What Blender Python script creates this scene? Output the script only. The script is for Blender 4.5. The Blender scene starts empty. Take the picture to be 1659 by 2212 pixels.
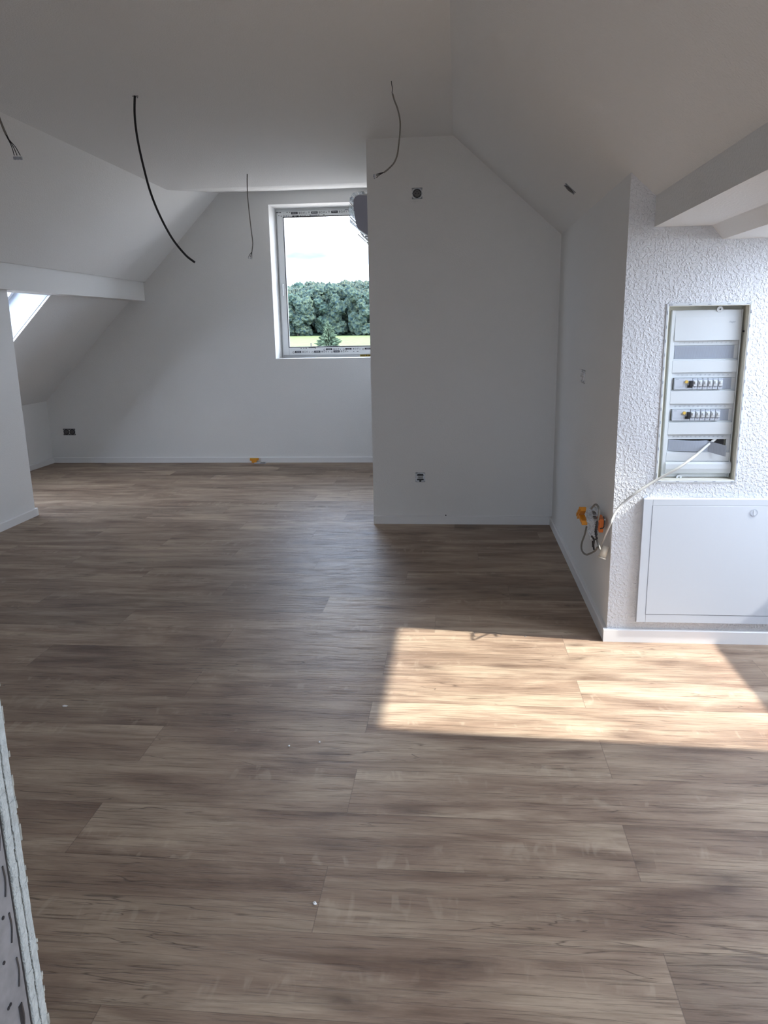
import bpy, bmesh, math, random
from mathutils import Vector, Matrix, noise
random.seed(7)
C = bpy.context.scene.collection
S = bpy.context.scene

# ------------------------------------------------------------------ camera
F, CX, CY, EYE = 1650.0, 829.5, 1106.0, 1.45
v1 = Vector((990 - CX, 705 - CY, F)).normalized()            # room depth axis in camera space
v2 = Vector((955 - CX, 7800 - CY, F)); v2 = (v2 - v2.dot(v1) * v1).normalized()   # down
vx = v2.cross(v1)
RW = Matrix((vx, v1, -v2))                                     # camera space (x right, y down, z ahead) -> world
cd = bpy.data.cameras.new('camera'); cam = bpy.data.objects.new('camera', cd); C.objects.link(cam)
cd.sensor_fit = 'VERTICAL'; cd.sensor_height = 24.0; cd.lens = 24.0 * F / 2212.0
cd.clip_start = 0.02; cd.clip_end = 3000
M4 = (RW @ Matrix(((1, 0, 0), (0, -1, 0), (0, 0, -1)))).to_4x4(); M4.translation = Vector((0, 0, EYE))
cam.matrix_world = M4
S.camera = cam

# ------------------------------------------------------------------ world, sun, exposure
S.view_settings.view_transform = 'Standard'; S.view_settings.look = 'None'
S.view_settings.gamma = 1; S.view_settings.use_curve_mapping = False
S.view_settings.exposure = 1.08
SKY = 6.0
w = bpy.data.worlds.new('sky'); S.world = w; w.use_nodes = True
nt = w.node_tree; nt.nodes.clear()
wo = nt.nodes.new('ShaderNodeOutputWorld'); bg = nt.nodes.new('ShaderNodeBackground')
tc = nt.nodes.new('ShaderNodeTexCoord')
nz = nt.nodes.new('ShaderNodeTexNoise'); nz.inputs['Scale'].default_value = 3.0; nz.inputs['Detail'].default_value = 5
mpw = nt.nodes.new('ShaderNodeMapping'); mpw.inputs['Scale'].default_value = (1, 1, 3.2)
nt.links.new(tc.outputs['Generated'], mpw.inputs[0]); nt.links.new(mpw.outputs[0], nz.inputs[0])
rp = nt.nodes.new('ShaderNodeValToRGB')
rp.color_ramp.elements[0].position = 0.30; rp.color_ramp.elements[0].color = (0.56, 0.74, 1.10, 1)
rp.color_ramp.elements[1].position = 0.50; rp.color_ramp.elements[1].color = (0.88, 0.94, 1.10, 1)
nt.links.new(nz.outputs[0], rp.inputs[0])
# a blue-green gap in the overcast, low over the wood
dp = nt.nodes.new('ShaderNodeVectorMath'); dp.operation = 'DISTANCE'
mg = nt.nodes.new('ShaderNodeMapping'); mg.inputs['Scale'].default_value = (1, 1, 4.0)
nt.links.new(tc.outputs['Generated'], mg.inputs[0]); nt.links.new(mg.outputs[0], dp.inputs[0])
dp.inputs[1].default_value = (-0.205, 0.975, 0.352)
mr = nt.nodes.new('ShaderNodeMapRange'); mr.inputs['From Min'].default_value = 0.0; mr.inputs['From Max'].default_value = 0.13
mr.inputs['To Min'].default_value = 1.0; mr.inputs['To Max'].default_value = 0.0; mr.interpolation_type = 'SMOOTHSTEP'
nw_ = nt.nodes.new('ShaderNodeTexNoise'); nw_.inputs['Scale'].default_value = 14; nw_.inputs['Detail'].default_value = 4
nt.links.new(mg.outputs[0], nw_.inputs[0])
aw = nt.nodes.new('ShaderNodeMath'); aw.operation = 'MULTIPLY_ADD'; aw.inputs[1].default_value = 0.16; nt.links.new(nw_.outputs[0], aw.inputs[0])
sw_ = nt.nodes.new('ShaderNodeMath'); sw_.operation = 'SUBTRACT'; sw_.inputs[1].default_value = 0.07
nt.links.new(dp.outputs['Value'], sw_.inputs[0]); nt.links.new(sw_.outputs[0], aw.inputs[2]); nt.links.new(aw.outputs[0], mr.inputs[0])
gm = nt.nodes.new('ShaderNodeMath'); gm.operation = 'POWER'; gm.inputs[1].default_value = 0.35
nt.links.new(mr.outputs[0], gm.inputs[0])
mx = nt.nodes.new('ShaderNodeMix'); mx.data_type = 'RGBA'
nt.links.new(gm.outputs[0], mx.inputs[0]); nt.links.new(rp.outputs[0], mx.inputs[6])
mx.inputs[7].default_value = (0.070, 0.090, 0.092, 1)
nt.links.new(mx.outputs[2], bg.inputs[0]); bg.inputs[1].default_value = SKY
nt.links.new(bg.outputs[0], wo.inputs[0])

sd = bpy.data.lights.new('sun', 'SUN'); sd.energy = 6.0; sd.angle = math.radians(1.0); sd.color = (1.0, 0.95, 0.88)
sun = bpy.data.objects.new('sun', sd); C.objects.link(sun)
sun.rotation_euler = Vector((-1.0, 0.11, -1.0)).to_track_quat('-Z', 'Y').to_euler()
sun.location = (12, -2, 12)

def portal(name, cen, direction, sx, sy):
    l = bpy.data.lights.new(name, 'AREA'); l.shape = 'RECTANGLE'; l.size = sx; l.size_y = sy
    l.cycles.is_portal = True
    o = bpy.data.objects.new(name, l); C.objects.link(o); o.location = cen
    o.rotation_euler = Vector(direction).to_track_quat('-Z', 'Y').to_euler()
portal('daylight_gable_window', (-1.36, 8.76, 1.93), (0, -1, 0), 1.22, 1.58)
portal('daylight_right_roof_window', (2.02, 2.85, 1.56), (-0.66, 0, -0.75), 1.0, 1.1)
portal('fill_back_window', (.025, -1.42, 1.225), (0, 1, 0), .65, 1.95)  # added unseen opening, brightens the near part of the room
portal('fill_rear_roof_window', (2.02, 0.0, 1.56), (-0.66, 0, -0.75), 1.1, 1.1)  # added unseen opening, its sky and sun bounce lift the ceiling
portal('daylight_left_roof_window', (-4.15, 6.21, 1.66), (0.7, 0, -0.7), 1.0, 1.15)

# ------------------------------------------------------------------ pixel -> point on a plane of the room
def ray(x, y): return RW @ Vector((x - CX, y - CY, F))
def atY(x, y, Y):
    r = ray(x, y); return r * (Y / r.y) + Vector((0, 0, EYE))
def atX(x, y, X):
    r = ray(x, y); return r * (X / r.x) + Vector((0, 0, EYE))
def atZ(x, y, Z):
    r = ray(x, y); return r * ((Z - EYE) / r.z) + Vector((0, 0, EYE))

# ------------------------------------------------------------------ materials
def mat(name, col, rough=0.6, metal=0.0, spec=0.5, bump=None, var=None, alpha=None, scale_obj=True):
    m = bpy.data.materials.new(name); m.use_nodes = True
    t = m.node_tree; b = t.nodes['Principled BSDF']
    b.inputs['Base Color'].default_value = (*col, 1); b.inputs['Roughness'].default_value = rough
    b.inputs['Metallic'].default_value = metal; b.inputs['Specular IOR Level'].default_value = spec
    g = t.nodes.new('ShaderNodeNewGeometry')
    if var:                                                     # (scale, amount)
        n = t.nodes.new('ShaderNodeTexNoise'); n.inputs['Scale'].default_value = var[0]; n.inputs['Detail'].default_value = 4
        t.links.new(g.outputs['Position'], n.inputs['Vector'])
        r = t.nodes.new('ShaderNodeValToRGB'); a = var[1]
        r.color_ramp.elements[0].position = 0.3; r.color_ramp.elements[1].position = 0.7
        r.color_ramp.elements[0].color = (*[c * (1 - a) for c in col], 1)
        r.color_ramp.elements[1].color = (*[min(1, c * (1 + a)) for c in col], 1)
        t.links.new(n.outputs[0], r.inputs[0]); t.links.new(r.outputs[0], b.inputs['Base Color'])
    if bump:                                                    # list of (scale, distance, kind)
        prev = None
        for sc, dist, lo, hi in bump:
            n = t.nodes.new('ShaderNodeTexNoise'); n.inputs['Scale'].default_value = sc; n.inputs['Detail'].default_value = 2
            n.inputs['Roughness'].default_value = 0.5
            t.links.new(g.outputs['Position'], n.inputs['Vector'])
            q = t.nodes.new('ShaderNodeMapRange'); q.inputs['From Min'].default_value = lo; q.inputs['From Max'].default_value = hi
            q.interpolation_type = 'SMOOTHSTEP'
            t.links.new(n.outputs[0], q.inputs[0])
            bp = t.nodes.new('ShaderNodeBump'); bp.inputs['Distance'].default_value = dist; bp.inputs['Strength'].default_value = 1
            t.links.new(q.outputs[0], bp.inputs['Height'])
            if prev: t.links.new(prev.outputs[0], bp.inputs['Normal'])
            prev = bp
        t.links.new(prev.outputs[0], b.inputs['Normal'])
    return m

PLASTER = mat('painted_plaster', (0.80, 0.80, 0.79), 0.85, spec=0.2, bump=[(160, 0.0006, 0.3, 0.7)], var=(1.5, 0.01))
CEILM = mat('painted_ceiling', (0.80, 0.80, 0.79), 0.9, spec=0.2, bump=[(120, 0.0007, 0.3, 0.7)])
ROUGHP = mat('coarse_plaster', (0.71, 0.725, 0.75), 0.85, spec=0.2, bump=[(80, 0.0022, 0.44, 0.62), (230, 0.0006, 0.3, 0.7)])
TRIM = mat('white_lacquer', (0.80, 0.80, 0.80), 0.45, spec=0.4)
PVC = mat('white_pvc', (0.78, 0.80, 0.80), 0.35)
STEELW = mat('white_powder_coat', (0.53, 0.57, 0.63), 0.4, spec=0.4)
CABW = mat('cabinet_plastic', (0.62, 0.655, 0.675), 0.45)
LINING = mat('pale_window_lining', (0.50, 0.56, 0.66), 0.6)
CREAM = mat('cream_plastic', (0.74, 0.72, 0.62), 0.5)
GREYP = mat('grey_blanking_plastic', (0.37, 0.41, 0.48), 0.5)
MODG = mat('light_grey_plastic', (0.50, 0.54, 0.60), 0.45)
BLACK = mat('black_plastic', (0.015, 0.015, 0.018), 0.45)
DARK = mat('recess_shade', (0.03, 0.028, 0.028), 0.8)  # near-black, painted as shade behind the fuse rows and the stud
INK = mat('black_ink', (0.02, 0.02, 0.03), 0.6)
WHITEINK = mat('white_print', (0.75, 0.78, 0.8), 0.6)
GREYINK = mat('grey_ink', (0.30, 0.33, 0.38), 0.6)
YEL = mat('yellow_plastic', (0.70, 0.48, 0.10), 0.4)
ORANGE = mat('orange_plastic', (0.80, 0.33, 0.03), 0.4)
REDOR = mat('red_orange_plastic', (0.75, 0.18, 0.03), 0.4)
YLAB = mat('yellow_label', (0.55, 0.38, 0.04), 0.6)
GCAB = mat('grey_cable_sheath', (0.22, 0.21, 0.19), 0.6)
LCAB = mat('light_cable_sheath', (0.52, 0.52, 0.50), 0.5)
METAL = mat('galvanised_steel', (0.42, 0.44, 0.47), 0.42, metal=0.75, var=(60, 0.12))
DMETAL = mat('dull_steel', (0.12, 0.12, 0.125), 0.5, metal=0.3)
BRD = mat('gypsum_core', (0.43, 0.46, 0.45), 0.95, spec=0.1, var=(90, 0.12), bump=[(300, 0.001, 0.3, 0.7)])
PAPER = mat('torn_board_paper', (0.34, 0.34, 0.31), 0.95, spec=0.1, var=(50, 0.4))
BEIGE = mat('beige_tube', (0.66, 0.60, 0.50), 0.6)
FOLD = mat('concrete', (0.3, 0.3, 0.3), 0.9)
ROOFM = mat('roof_tile', (0.12, 0.07, 0.05), 0.9)

def clear(name, tint, gloss, diff=0.0):
    m = bpy.data.materials.new(name); m.use_nodes = True; t = m.node_tree; t.nodes.clear()
    o = t.nodes.new('ShaderNodeOutputMaterial'); a = t.nodes.new('ShaderNodeBsdfTransparent'); a.inputs[0].default_value = (*tint, 1)
    g = t.nodes.new('ShaderNodeBsdfGlossy'); g.inputs['Roughness'].default_value = 0.03 if not diff else 0.2
    fr = t.nodes.new('ShaderNodeLayerWeight'); fr.inputs[0].default_value = gloss
    x = t.nodes.new('ShaderNodeMixShader'); t.links.new(fr.outputs['Fresnel'], x.inputs[0])
    t.links.new(a.outputs[0], x.inputs[1]); t.links.new(g.outputs[0], x.inputs[2]); last = x
    if diff:
        d = t.nodes.new('ShaderNodeBsdfDiffuse'); d.inputs[0].default_value = (0.8, 0.87, 0.95, 1)
        n = t.nodes.new('ShaderNodeTexNoise'); n.inputs['Scale'].default_value = 25
        k = t.nodes.new('ShaderNodeMath'); k.operation = 'MULTIPLY'; k.inputs[1].default_value = diff * 2
        t.links.new(n.outputs[0], k.inputs[0])
        y = t.nodes.new('ShaderNodeMixShader'); t.links.new(k.outputs[0], y.inputs[0])
        t.links.new(last.outputs[0], y.inputs[1]); t.links.new(d.outputs[0], y.inputs[2]); last = y
    t.links.new(last.outputs[0], o.inputs[0]); return m
GLASS = clear('window_glass', (0.95, 0.97, 0.97), 0.08)
FILM = clear('clear_plastic_film', (0.93, 0.96, 1.0), 0.03, 0.22)
BAG = clear('clear_bag', (0.95, 0.95, 0.95), 0.05, 0.45)

# ------------------------------------------------------------------ mesh helpers
class MB:
    def __init__(s): s.v = []; s.f = []; s.sm = False
    def poly(s, pts):
        n = len(s.v); s.v += [Vector(p) for p in pts]; s.f.append(list(range(n, n + len(pts)))); return s
    def prism(s, pts, d):
        pts = [Vector(p) for p in pts]; d = Vector(d); n = len(s.v); k = len(pts)
        s.v += pts + [p + d for p in pts]
        s.f.append(list(range(n, n + k))); s.f.append(list(range(n + 2 * k - 1, n + k - 1, -1)))
        for i in range(k):
            j = (i + 1) % k; s.f.append([n + j, n + i, n + k + i, n + k + j])
        return s
    def box(s, a, b):
        x0, x1 = sorted((a[0], b[0])); y0, y1 = sorted((a[1], b[1])); z0, z1 = sorted((a[2], b[2]))
        return s.prism([(x0, y0, z0), (x1, y0, z0), (x1, y1, z0), (x0, y1, z0)], (0, 0, z1 - z0))
    def frame(s, x0, x1, z0, z1, w, y0, y1):                    # rectangular ring in the XZ plane
        if not isinstance(w, (tuple, list)): w = (w, w, w, w)
        l, r, b, t = w
        s.box((x0, y0, z0), (x0 + l, y1, z1)); s.box((x1 - r, y0, z0), (x1, y1, z1))
        s.box((x0 + l, y0, z0), (x1 - r, y1, z0 + b)); s.box((x0 + l, y0, z1 - t), (x1 - r, y1, z1)); return s
    def tube(s, pts, r, seg=10, smooth=True):
        pts = [Vector(p) for p in pts]
        if smooth and len(pts) > 2: pts = catmull(pts)
        rs = r if isinstance(r, (list, tuple)) else [r] * len(pts)
        if len(rs) != len(pts): rs = [rs[0] + (rs[-1] - rs[0]) * i / (len(pts) - 1) for i in range(len(pts))]
        up = Vector((0.13, 0.9, 0.31)); base = len(s.v); prev = None
        for i, p in enumerate(pts):
            t = (pts[min(i + 1, len(pts) - 1)] - pts[max(i - 1, 0)]).normalized()
            if prev is None:
                n = t.cross(up).normalized()
            else:
                n = (prev - prev.dot(t) * t).normalized()
            prev = n; b = t.cross(n)
            for k in range(seg):
                a = 2 * math.pi * k / seg; s.v.append(p + (n * math.cos(a) + b * math.sin(a)) * rs[i])
        for i in range(len(pts) - 1):
            for k in range(seg):
                a = base + i * seg + k; b2 = base + i * seg + (k + 1) % seg
                s.f.append([a, b2, b2 + seg, a + seg])
        s.f.append(list(range(base + seg - 1, base - 1, -1)))
        e = base + (len(pts) - 1) * seg; s.f.append(list(range(e, e + seg)))
        return s
    def disc(s, c, n, r0, r1, h, seg=24, squash=1.0):           # ring (r0>0) or disc, extruded h along n
        n = Vector(n).normalized(); a = n.orthogonal().normalized(); b = n.cross(a); c = Vector(c)
        base = len(s.v)
        for rr, hh in ((r1, 0), (r1, h), (r0, h), (r0, 0)):
            for k in range(seg):
                t = 2 * math.pi * k / seg; s.v.append(c + (a * math.cos(t) + b * math.sin(t) * squash) * rr + n * hh)
        for q in range(4 if r0 > 0 else 3):
            q2 = (q + 1) % 4
            for k in range(seg):
                k2 = (k + 1) % seg
                if r0 <= 0 and q >= 1: continue
                s.f.append([base + q * seg + k, base + q * seg + k2, base + q2 * seg + k2, base + q2 * seg + k])
        if r0 <= 0:
            s.f.append([base + seg + k for k in range(seg)]); s.f.append([base + seg - 1 - k for k in range(seg)])
        return s
    def build_each(s, name, material, parent=None, bevel=0.0, smooth=False):   # every loose piece a part of its own
        root = list(range(len(s.v)))
        def find(i):
            while root[i] != i: root[i] = root[root[i]]; i = root[i]
            return i
        for f in s.f:
            for q in f[1:]: root[find(q)] = find(f[0])
        groups = {}
        for f in s.f: groups.setdefault(find(f[0]), []).append(f)
        out = []
        for fs_ in groups.values():
            ids = sorted({i for f in fs_ for i in f}); mp = {i: k for k, i in enumerate(ids)}
            m_ = MB(); m_.v = [s.v[i] for i in ids]; m_.f = [[mp[i] for i in f] for f in fs_]
            out.append(m_.build(name, material, parent, bevel, smooth))
        return out
    def build(s, name, material, parent=None, bevel=0.0, smooth=False):
        me = bpy.data.meshes.new(name); me.from_pydata([tuple(v) for v in s.v], [], s.f)
        bm = bmesh.new(); bm.from_mesh(me)
        bmesh.ops.recalc_face_normals(bm, faces=bm.faces); bm.to_mesh(me); bm.free()
        me.materials.append(material)
        if smooth:
            for p in me.polygons: p.use_smooth = True
        o = bpy.data.objects.new(name, me); C.objects.link(o)
        if bevel:
            b = o.modifiers.new('bevel', 'BEVEL'); b.width = bevel; b.segments = 2; b.limit_method = 'ANGLE'
        if parent:
            o.parent = parent
            o.matrix_parent_inverse = Matrix.Translation(-world_loc(parent))
        return o

def world_loc(o):
    v = Vector(o.location) if not o.parent else Vector((0, 0, 0))
    return v
def catmull(p, n=8):
    out = []
    q = [p[0] * 2 - p[1]] + p + [p[-1] * 2 - p[-2]]
    for i in range(1, len(q) - 2):
        for k in range(n):
            t = k / n; a, b, c, d = q[i - 1], q[i], q[i + 1], q[i + 2]
            out.append(0.5 * ((2 * b) + (c - a) * t + (2 * a - 5 * b + 4 * c - d) * t * t + (-a + 3 * b - 3 * c + d) * t ** 3))
    out.append(p[-1]); return out
def tag(o, label=None, cat=None, group=None, kind=None):
    if label: o['label'] = label
    if cat: o['category'] = cat
    if group: o['group'] = group
    if kind: o['kind'] = kind
    return o
def thing(name, loc, label, cat, group=None):
    o = bpy.data.objects.new(name, None); C.objects.link(o); o.location = loc; o.empty_display_size = 0.05
    return tag(o, label, cat, group)
def struct(name, mb, m, label, cat, parent=None, bevel=0.0):
    o = mb.build(name, m, parent, bevel)
    if not parent: tag(o, label, cat, kind='structure')
    return o
def text(name, body, size, origin, m, parent, xdir=(1, 0, 0), zdir=(0, 0, 1), align='CENTER', shear=0.0, sx=1.0, merge=None):
    cu = bpy.data.curves.new(name, 'FONT'); cu.body = body; cu.size = size; cu.align_x = align; cu.align_y = 'CENTER'; cu.shear = shear
    cu.resolution_u = 2
    tmp = bpy.data.objects.new(name, cu)
    me = bpy.data.meshes.new_from_object(tmp)
    X = Vector(xdir); Z = Vector(zdir); O = Vector(origin)
    vs = [O + X * v.co.x * sx + Z * v.co.y for v in me.vertices]; fs = [list(p.vertices) for p in me.polygons]
    bpy.data.objects.remove(tmp)
    if merge is not None:
        n = len(merge.v); merge.v += vs; merge.f += [[i + n for i in f] for f in fs]; return None
    mb = MB(); mb.v = vs; mb.f = fs
    return mb.build(name, m, parent)

# ------------------------------------------------------------------ room constants
YF, YA, YN, YB = 8.325, 5.616, 3.438, -1.3       # far wall, recess wall, near cabinet wall, behind the camera
XB, XR = -0.633, 0.70                            # left edge of the recess wall, right side wall
ZC = 2.70
BX0, BX1, BZ0, BZ1 = -.30, .35, .25, 2.20     # added window behind the viewer, for fill light
def xl(z): return -2.491 - (2.845 - z) * 1.0101  # left rafter plane
def zr(x): return 2.70 - 0.88 * (x + 0.04)       # right rafter plane

# ------------------------------------------------------------------ floor: one mesh of planks
W0, PW, PL = 1.565, 0.2405, 1.61
JO = {-1: .49, 0: -.353, 1: .493, 2: -.334, 3: .51, 4: -.334, 5: .50, 6: -.316, 7: .50, 8: -.108, 9: -.705, 10: .29, 11: -.30,
      12: -.888, 13: .135, 14: -.45, 15: -1.04, 16: -.02, 17: -.88, 18: -.3}
vs, fs, uvs, cols = [], [], [], []
rr = random.Random(11)
for row in range(-12, 29):
    y0 = W0 + row * PW; y1 = y0 + PW
    j = JO.get(row, rr.uniform(-0.8, 0.8)); x = j - 4 * PL
    while x < 3.2:
        n = len(vs); vs += [(x, y0, 0), (x + PL, y0, 0), (x + PL, y1, 0), (x, y1, 0)]; fs.append([n, n + 1, n + 2, n + 3])
        uvs += [(0, 0), (PL, 0), (PL, PW), (0, PW)]
        cols.append((rr.random(), rr.random(), rr.random(), 1)); x += PL
me = bpy.data.meshes.new('floor'); me.from_pydata(vs, [], fs)
uv = me.uv_layers.new(name='UVMap')
for i, u in enumerate(uvs): uv.data[i].uv = u
ca = me.color_attributes.new('plank', 'FLOAT_COLOR', 'CORNER')
for p in me.polygons:
    for li in p.loop_indices: ca.data[li].color = cols[p.index]
fm = bpy.data.materials.new('oak_plank_floor'); fm.use_nodes = True; t = fm.node_tree; b = t.nodes['Principled BSDF']
def N(ty, **k):
    n = t.nodes.new(ty)
    for a, v in k.items(): setattr(n, a, v)
    return n
def L(a, b_): t.links.new(a, b_)
def MATH(op, a, b_=None, c=None):
    n = N('ShaderNodeMath', operation=op)
    for i, q in enumerate((a, b_, c)):
        if q is None: continue
        if isinstance(q, (int, float)): n.inputs[i].default_value = q
        else: L(q, n.inputs[i])
    return n.outputs[0]
uvn = N('ShaderNodeUVMap'); at = N('ShaderNodeAttribute', attribute_name='plank')
sp = N('ShaderNodeSeparateColor'); L(at.outputs['Color'], sp.inputs[0])
su = N('ShaderNodeSeparateXYZ'); L(uvn.outputs[0], su.inputs[0])
offx = MATH('MULTIPLY', sp.outputs[0], 57.0); offy = MATH('MULTIPLY', sp.outputs[1], 31.0)
def coord(sx, sy, sh=0.0):
    c = N('ShaderNodeCombineXYZ')
    L(MATH('ADD', MATH('MULTIPLY', su.outputs[0], sx), offx), c.inputs[0])
    L(MATH('ADD', MATH('MULTIPLY', su.outputs[1], sy), offy), c.inputs[1]); c.inputs[2].default_value = sh
    return c.outputs[0]
def NOISE(c, sc, det, ro=0.55, dist=0.0):
    n = N('ShaderNodeTexNoise'); n.inputs['Scale'].default_value = sc; n.inputs['Detail'].default_value = det
    n.inputs['Roughness'].default_value = ro; n.inputs['Distortion'].default_value = dist; L(c, n.inputs['Vector']); return n.outputs[0]
def RAMP(fac, stops):
    r = N('ShaderNodeValToRGB'); e = r.color_ramp.elements
    while len(e) < len(stops): e.new(0.5)
    for i, (p, c) in enumerate(stops): e[i].position = p; e[i].color = (*c, 1) if len(c) == 3 else c
    L(fac, r.inputs[0]); return r.outputs[0]
def MIXC(f, a, b_, mode='MIX'):
    m = N('ShaderNodeMix', data_type='RGBA', blend_type=mode)
    for i, q in ((0, f), (6, a), (7, b_)):
        if isinstance(q, (int, float)): m.inputs[i].default_value = q
        elif isinstance(q, tuple): m.inputs[i].default_value = (*q, 1)
        else: L(q, m.inputs[i])
    return m.outputs[2]
broad = NOISE(coord(1.35, 6.5), 1.0, 6, 0.62, 0.5)
col = RAMP(broad, [(0.34, (0.180, 0.118, 0.084)), (0.48, (0.290, 0.208, 0.152)), (0.62, (0.405, 0.312, 0.230))])
streak = NOISE(coord(2.6, 30.0, 3.0), 1.0, 6, 0.66, 0.6)
col = MIXC(0.6, col, RAMP(streak, [(0.3, (0.60, 0.57, 0.54)), (0.52, (1, 1, 1)), (0.72, (1.16, 1.15, 1.13))]), 'MULTIPLY')
pore = NOISE(coord(5.0, 120.0, 14.0), 1.0, 4, 0.6, 0.3)
col = MIXC(0.6, col, RAMP(pore, [(0.36, (0.55, 0.52, 0.50)), (0.46, (1, 1, 1))]), 'MULTIPLY')
fine = NOISE(coord(9.0, 260.0, 8.0), 1.0, 3, 0.6)
col = MIXC(0.35, col, RAMP(fine, [(0.35, (0.72, 0.70, 0.68)), (0.6, (1.08, 1.08, 1.08))]), 'MULTIPLY')
# long dark cracks
crk = NOISE(coord(1.3, 17.0, 21.0), 1.0, 3, 0.5, 0.8)
ridge = MATH('ABSOLUTE', MATH('SUBTRACT', crk, 0.5))
line = MATH('LESS_THAN', ridge, 0.006)
gate = RAMP(NOISE(coord(1.5, 3.0, 40.0), 1.0, 2), [(0.50, (0, 0, 0)), (0.58, (1, 1, 1))])
crack = MATH('MULTIPLY', RAMP(ridge, [(0.0, (1, 1, 1)), (0.010, (0, 0, 0))]), gate)
col = MIXC(MATH('MULTIPLY', crack, 0.72), col, (0.07, 0.045, 0.032))
# knots
vo = N('ShaderNodeTexVoronoi', feature='F1'); vo.inputs['Scale'].default_value = 1.0; vo.inputs['Randomness'].default_value = 1.0
L(coord(3.2, 8.5, 5.0), vo.inputs['Vector'])
vd = MATH('ADD', vo.outputs['Distance'], MATH('MULTIPLY', MATH('SUBTRACT', NOISE(coord(12, 40, 2.0), 1.0, 4), 0.5), 0.30))
kn = RAMP(vd, [(0.05, (1, 1, 1)), (0.12, (.6, .6, .6)), (0.34, (0, 0, 0))])
sel = N('ShaderNodeSeparateColor'); L(vo.outputs['Color'], sel.inputs[0])
kn = MATH('MULTIPLY', kn, MATH('GREATER_THAN', sel.outputs[0], 0.62))
col = MIXC(MATH('MULTIPLY', kn, 0.78), col, (0.085, 0.052, 0.038))
# pale ray flecks
fl = NOISE(coord(22.0, 7.0, 60.0), 1.0, 2, 0.5, 0.8)
fg = RAMP(NOISE(coord(0.9, 7.0, 70.0), 1.0, 2), [(0.54, (0, 0, 0)), (0.62, (1, 1, 1))])
flk = MATH('MULTIPLY', RAMP(fl, [(0.56, (0, 0, 0)), (0.66, (1, 1, 1))]), fg)
col = MIXC(MATH('MULTIPLY', flk, 0.28), col, (0.50, 0.41, 0.31))
tint = RAMP(sp.outputs[2], [(0.0, (0.80, 0.79, 0.78)), (0.5, (1.0, 0.99, 0.97)), (1.0, (1.16, 1.17, 1.16))])
col = MIXC(1.0, col, tint, 'MULTIPLY')
# seams
ex = MATH('MINIMUM', su.outputs[0], MATH('SUBTRACT', PL, su.outputs[0]))
ey = MATH('MINIMUM', su.outputs[1], MATH('SUBTRACT', PW, su.outputs[1]))
sx_ = MATH('LESS_THAN', ex, 0.0013); sy_ = MATH('LESS_THAN', ey, 0.0008)
col = MIXC(MATH('MULTIPLY', sy_, 0.55), col, (0.10, 0.07, 0.055))
col = MIXC(MATH('MULTIPLY', sx_, 0.5), col, (0.14, 0.10, 0.08))
L(col, b.inputs['Base Color'])
ro = MATH('ADD', MATH('MULTIPLY', fine, 0.10), 0.40); L(ro, b.inputs['Roughness'])
b.inputs['Specular IOR Level'].default_value = 0.36
bp = N('ShaderNodeBump'); bp.inputs['Distance'].default_value = 0.0009; bp.inputs['Strength'].default_value = 0.8
hh = MATH('SUBTRACT', MATH('ADD', MATH('MULTIPLY', fine, 0.6), MATH('MULTIPLY', RAMP(pore, [(0.34, (0, 0, 0)), (0.46, (1, 1, 1))]), 1.3)), MATH('MAXIMUM', MATH('MULTIPLY', crack, 0.9), MATH('MAXIMUM', sx_, sy_)))
L(hh, bp.inputs['Height']); L(bp.outputs[0], b.inputs['Normal'])
me.materials.append(fm)
floor = bpy.data.objects.new('floor', me); C.objects.link(floor)
tag(floor, 'brown oak plank floor laid crosswise through the attic room', 'floor', kind='structure')
struct('floor_slab', MB().box((-5.2, YB - .3, -0.25), (3.2, 9.0, -0.004)), FOLD, 'concrete floor slab under the oak planks', 'floor')

# ------------------------------------------------------------------ walls
struct('wall_far', (lambda m: (m.box((-5.0, YF, 0), (-1.975, YF + .45, 3.0)), m.box((-1.975, YF, 0), (-.75, YF + .45, 1.14)),
       m.box((-1.975, YF, 2.715), (-.75, YF + .45, 3.0)), m.box((-.75, YF, 0), (XB, YF + .45, 3.0)), m)[-1])(MB()), PLASTER,
       'white gable wall at the far end holding the tall window', 'wall')
# projecting block whose front closes the recess
pr = [(XB, YA, 0), (XR + .02, YA, 0), (XR + .02, YA, zr(XR) + .12), (-.04, YA, 2.86), (XB, YA, 2.86)]
struct('wall_recess', MB().prism(pr, (0, YF + .3 - YA, 0)), PLASTER, 'plain grey-white wall closing the recess right of the far window', 'wall')
struct('wall_right', MB().prism([(XR, YN + .0006, 0), (XR, YA, 0), (XR, YA, 2.2), (XR, YN + .0006, 2.2)], (.1, 0, 0)), PLASTER,
       'narrow side wall running from the recess to the fuse box corner', 'wall')
# near wall with the hole for the fuse box
fx0, fx1, fz0, fz1 = .8847, 1.2150, .768, 1.518
nw = MB(); XN = XR + .0006
nw.prism([(XN, YN, 0), (2.5, YN, 0), (2.5, YN, fz0), (XN, YN, fz0)], (0, .1, 0))
nw.prism([(XN, YN, fz0), (fx0, YN, fz0), (fx0, YN, fz1), (XN, YN, fz1)], (0, .1, 0))
nw.prism([(fx1, YN, fz0), (2.5, YN, fz0), (2.5, YN, fz1), (fx1, YN, fz1)], (0, .1, 0))
nw.prism([(XN, YN, fz1), (2.5, YN, fz1), (2.5, YN, 2.15), (XN, YN, 2.15)], (0, .1, 0))
nw.prism([(.82, YN + .1, 0), (2.5, YN + .1, 0), (2.5, YN + .1, 2.15), (.82, YN + .1, 2.15)], (0, .12, 0))
struct('wall_near', nw, ROUGHP, 'bright coarse plastered wall carrying the fuse box and access panel', 'wall')
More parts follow.
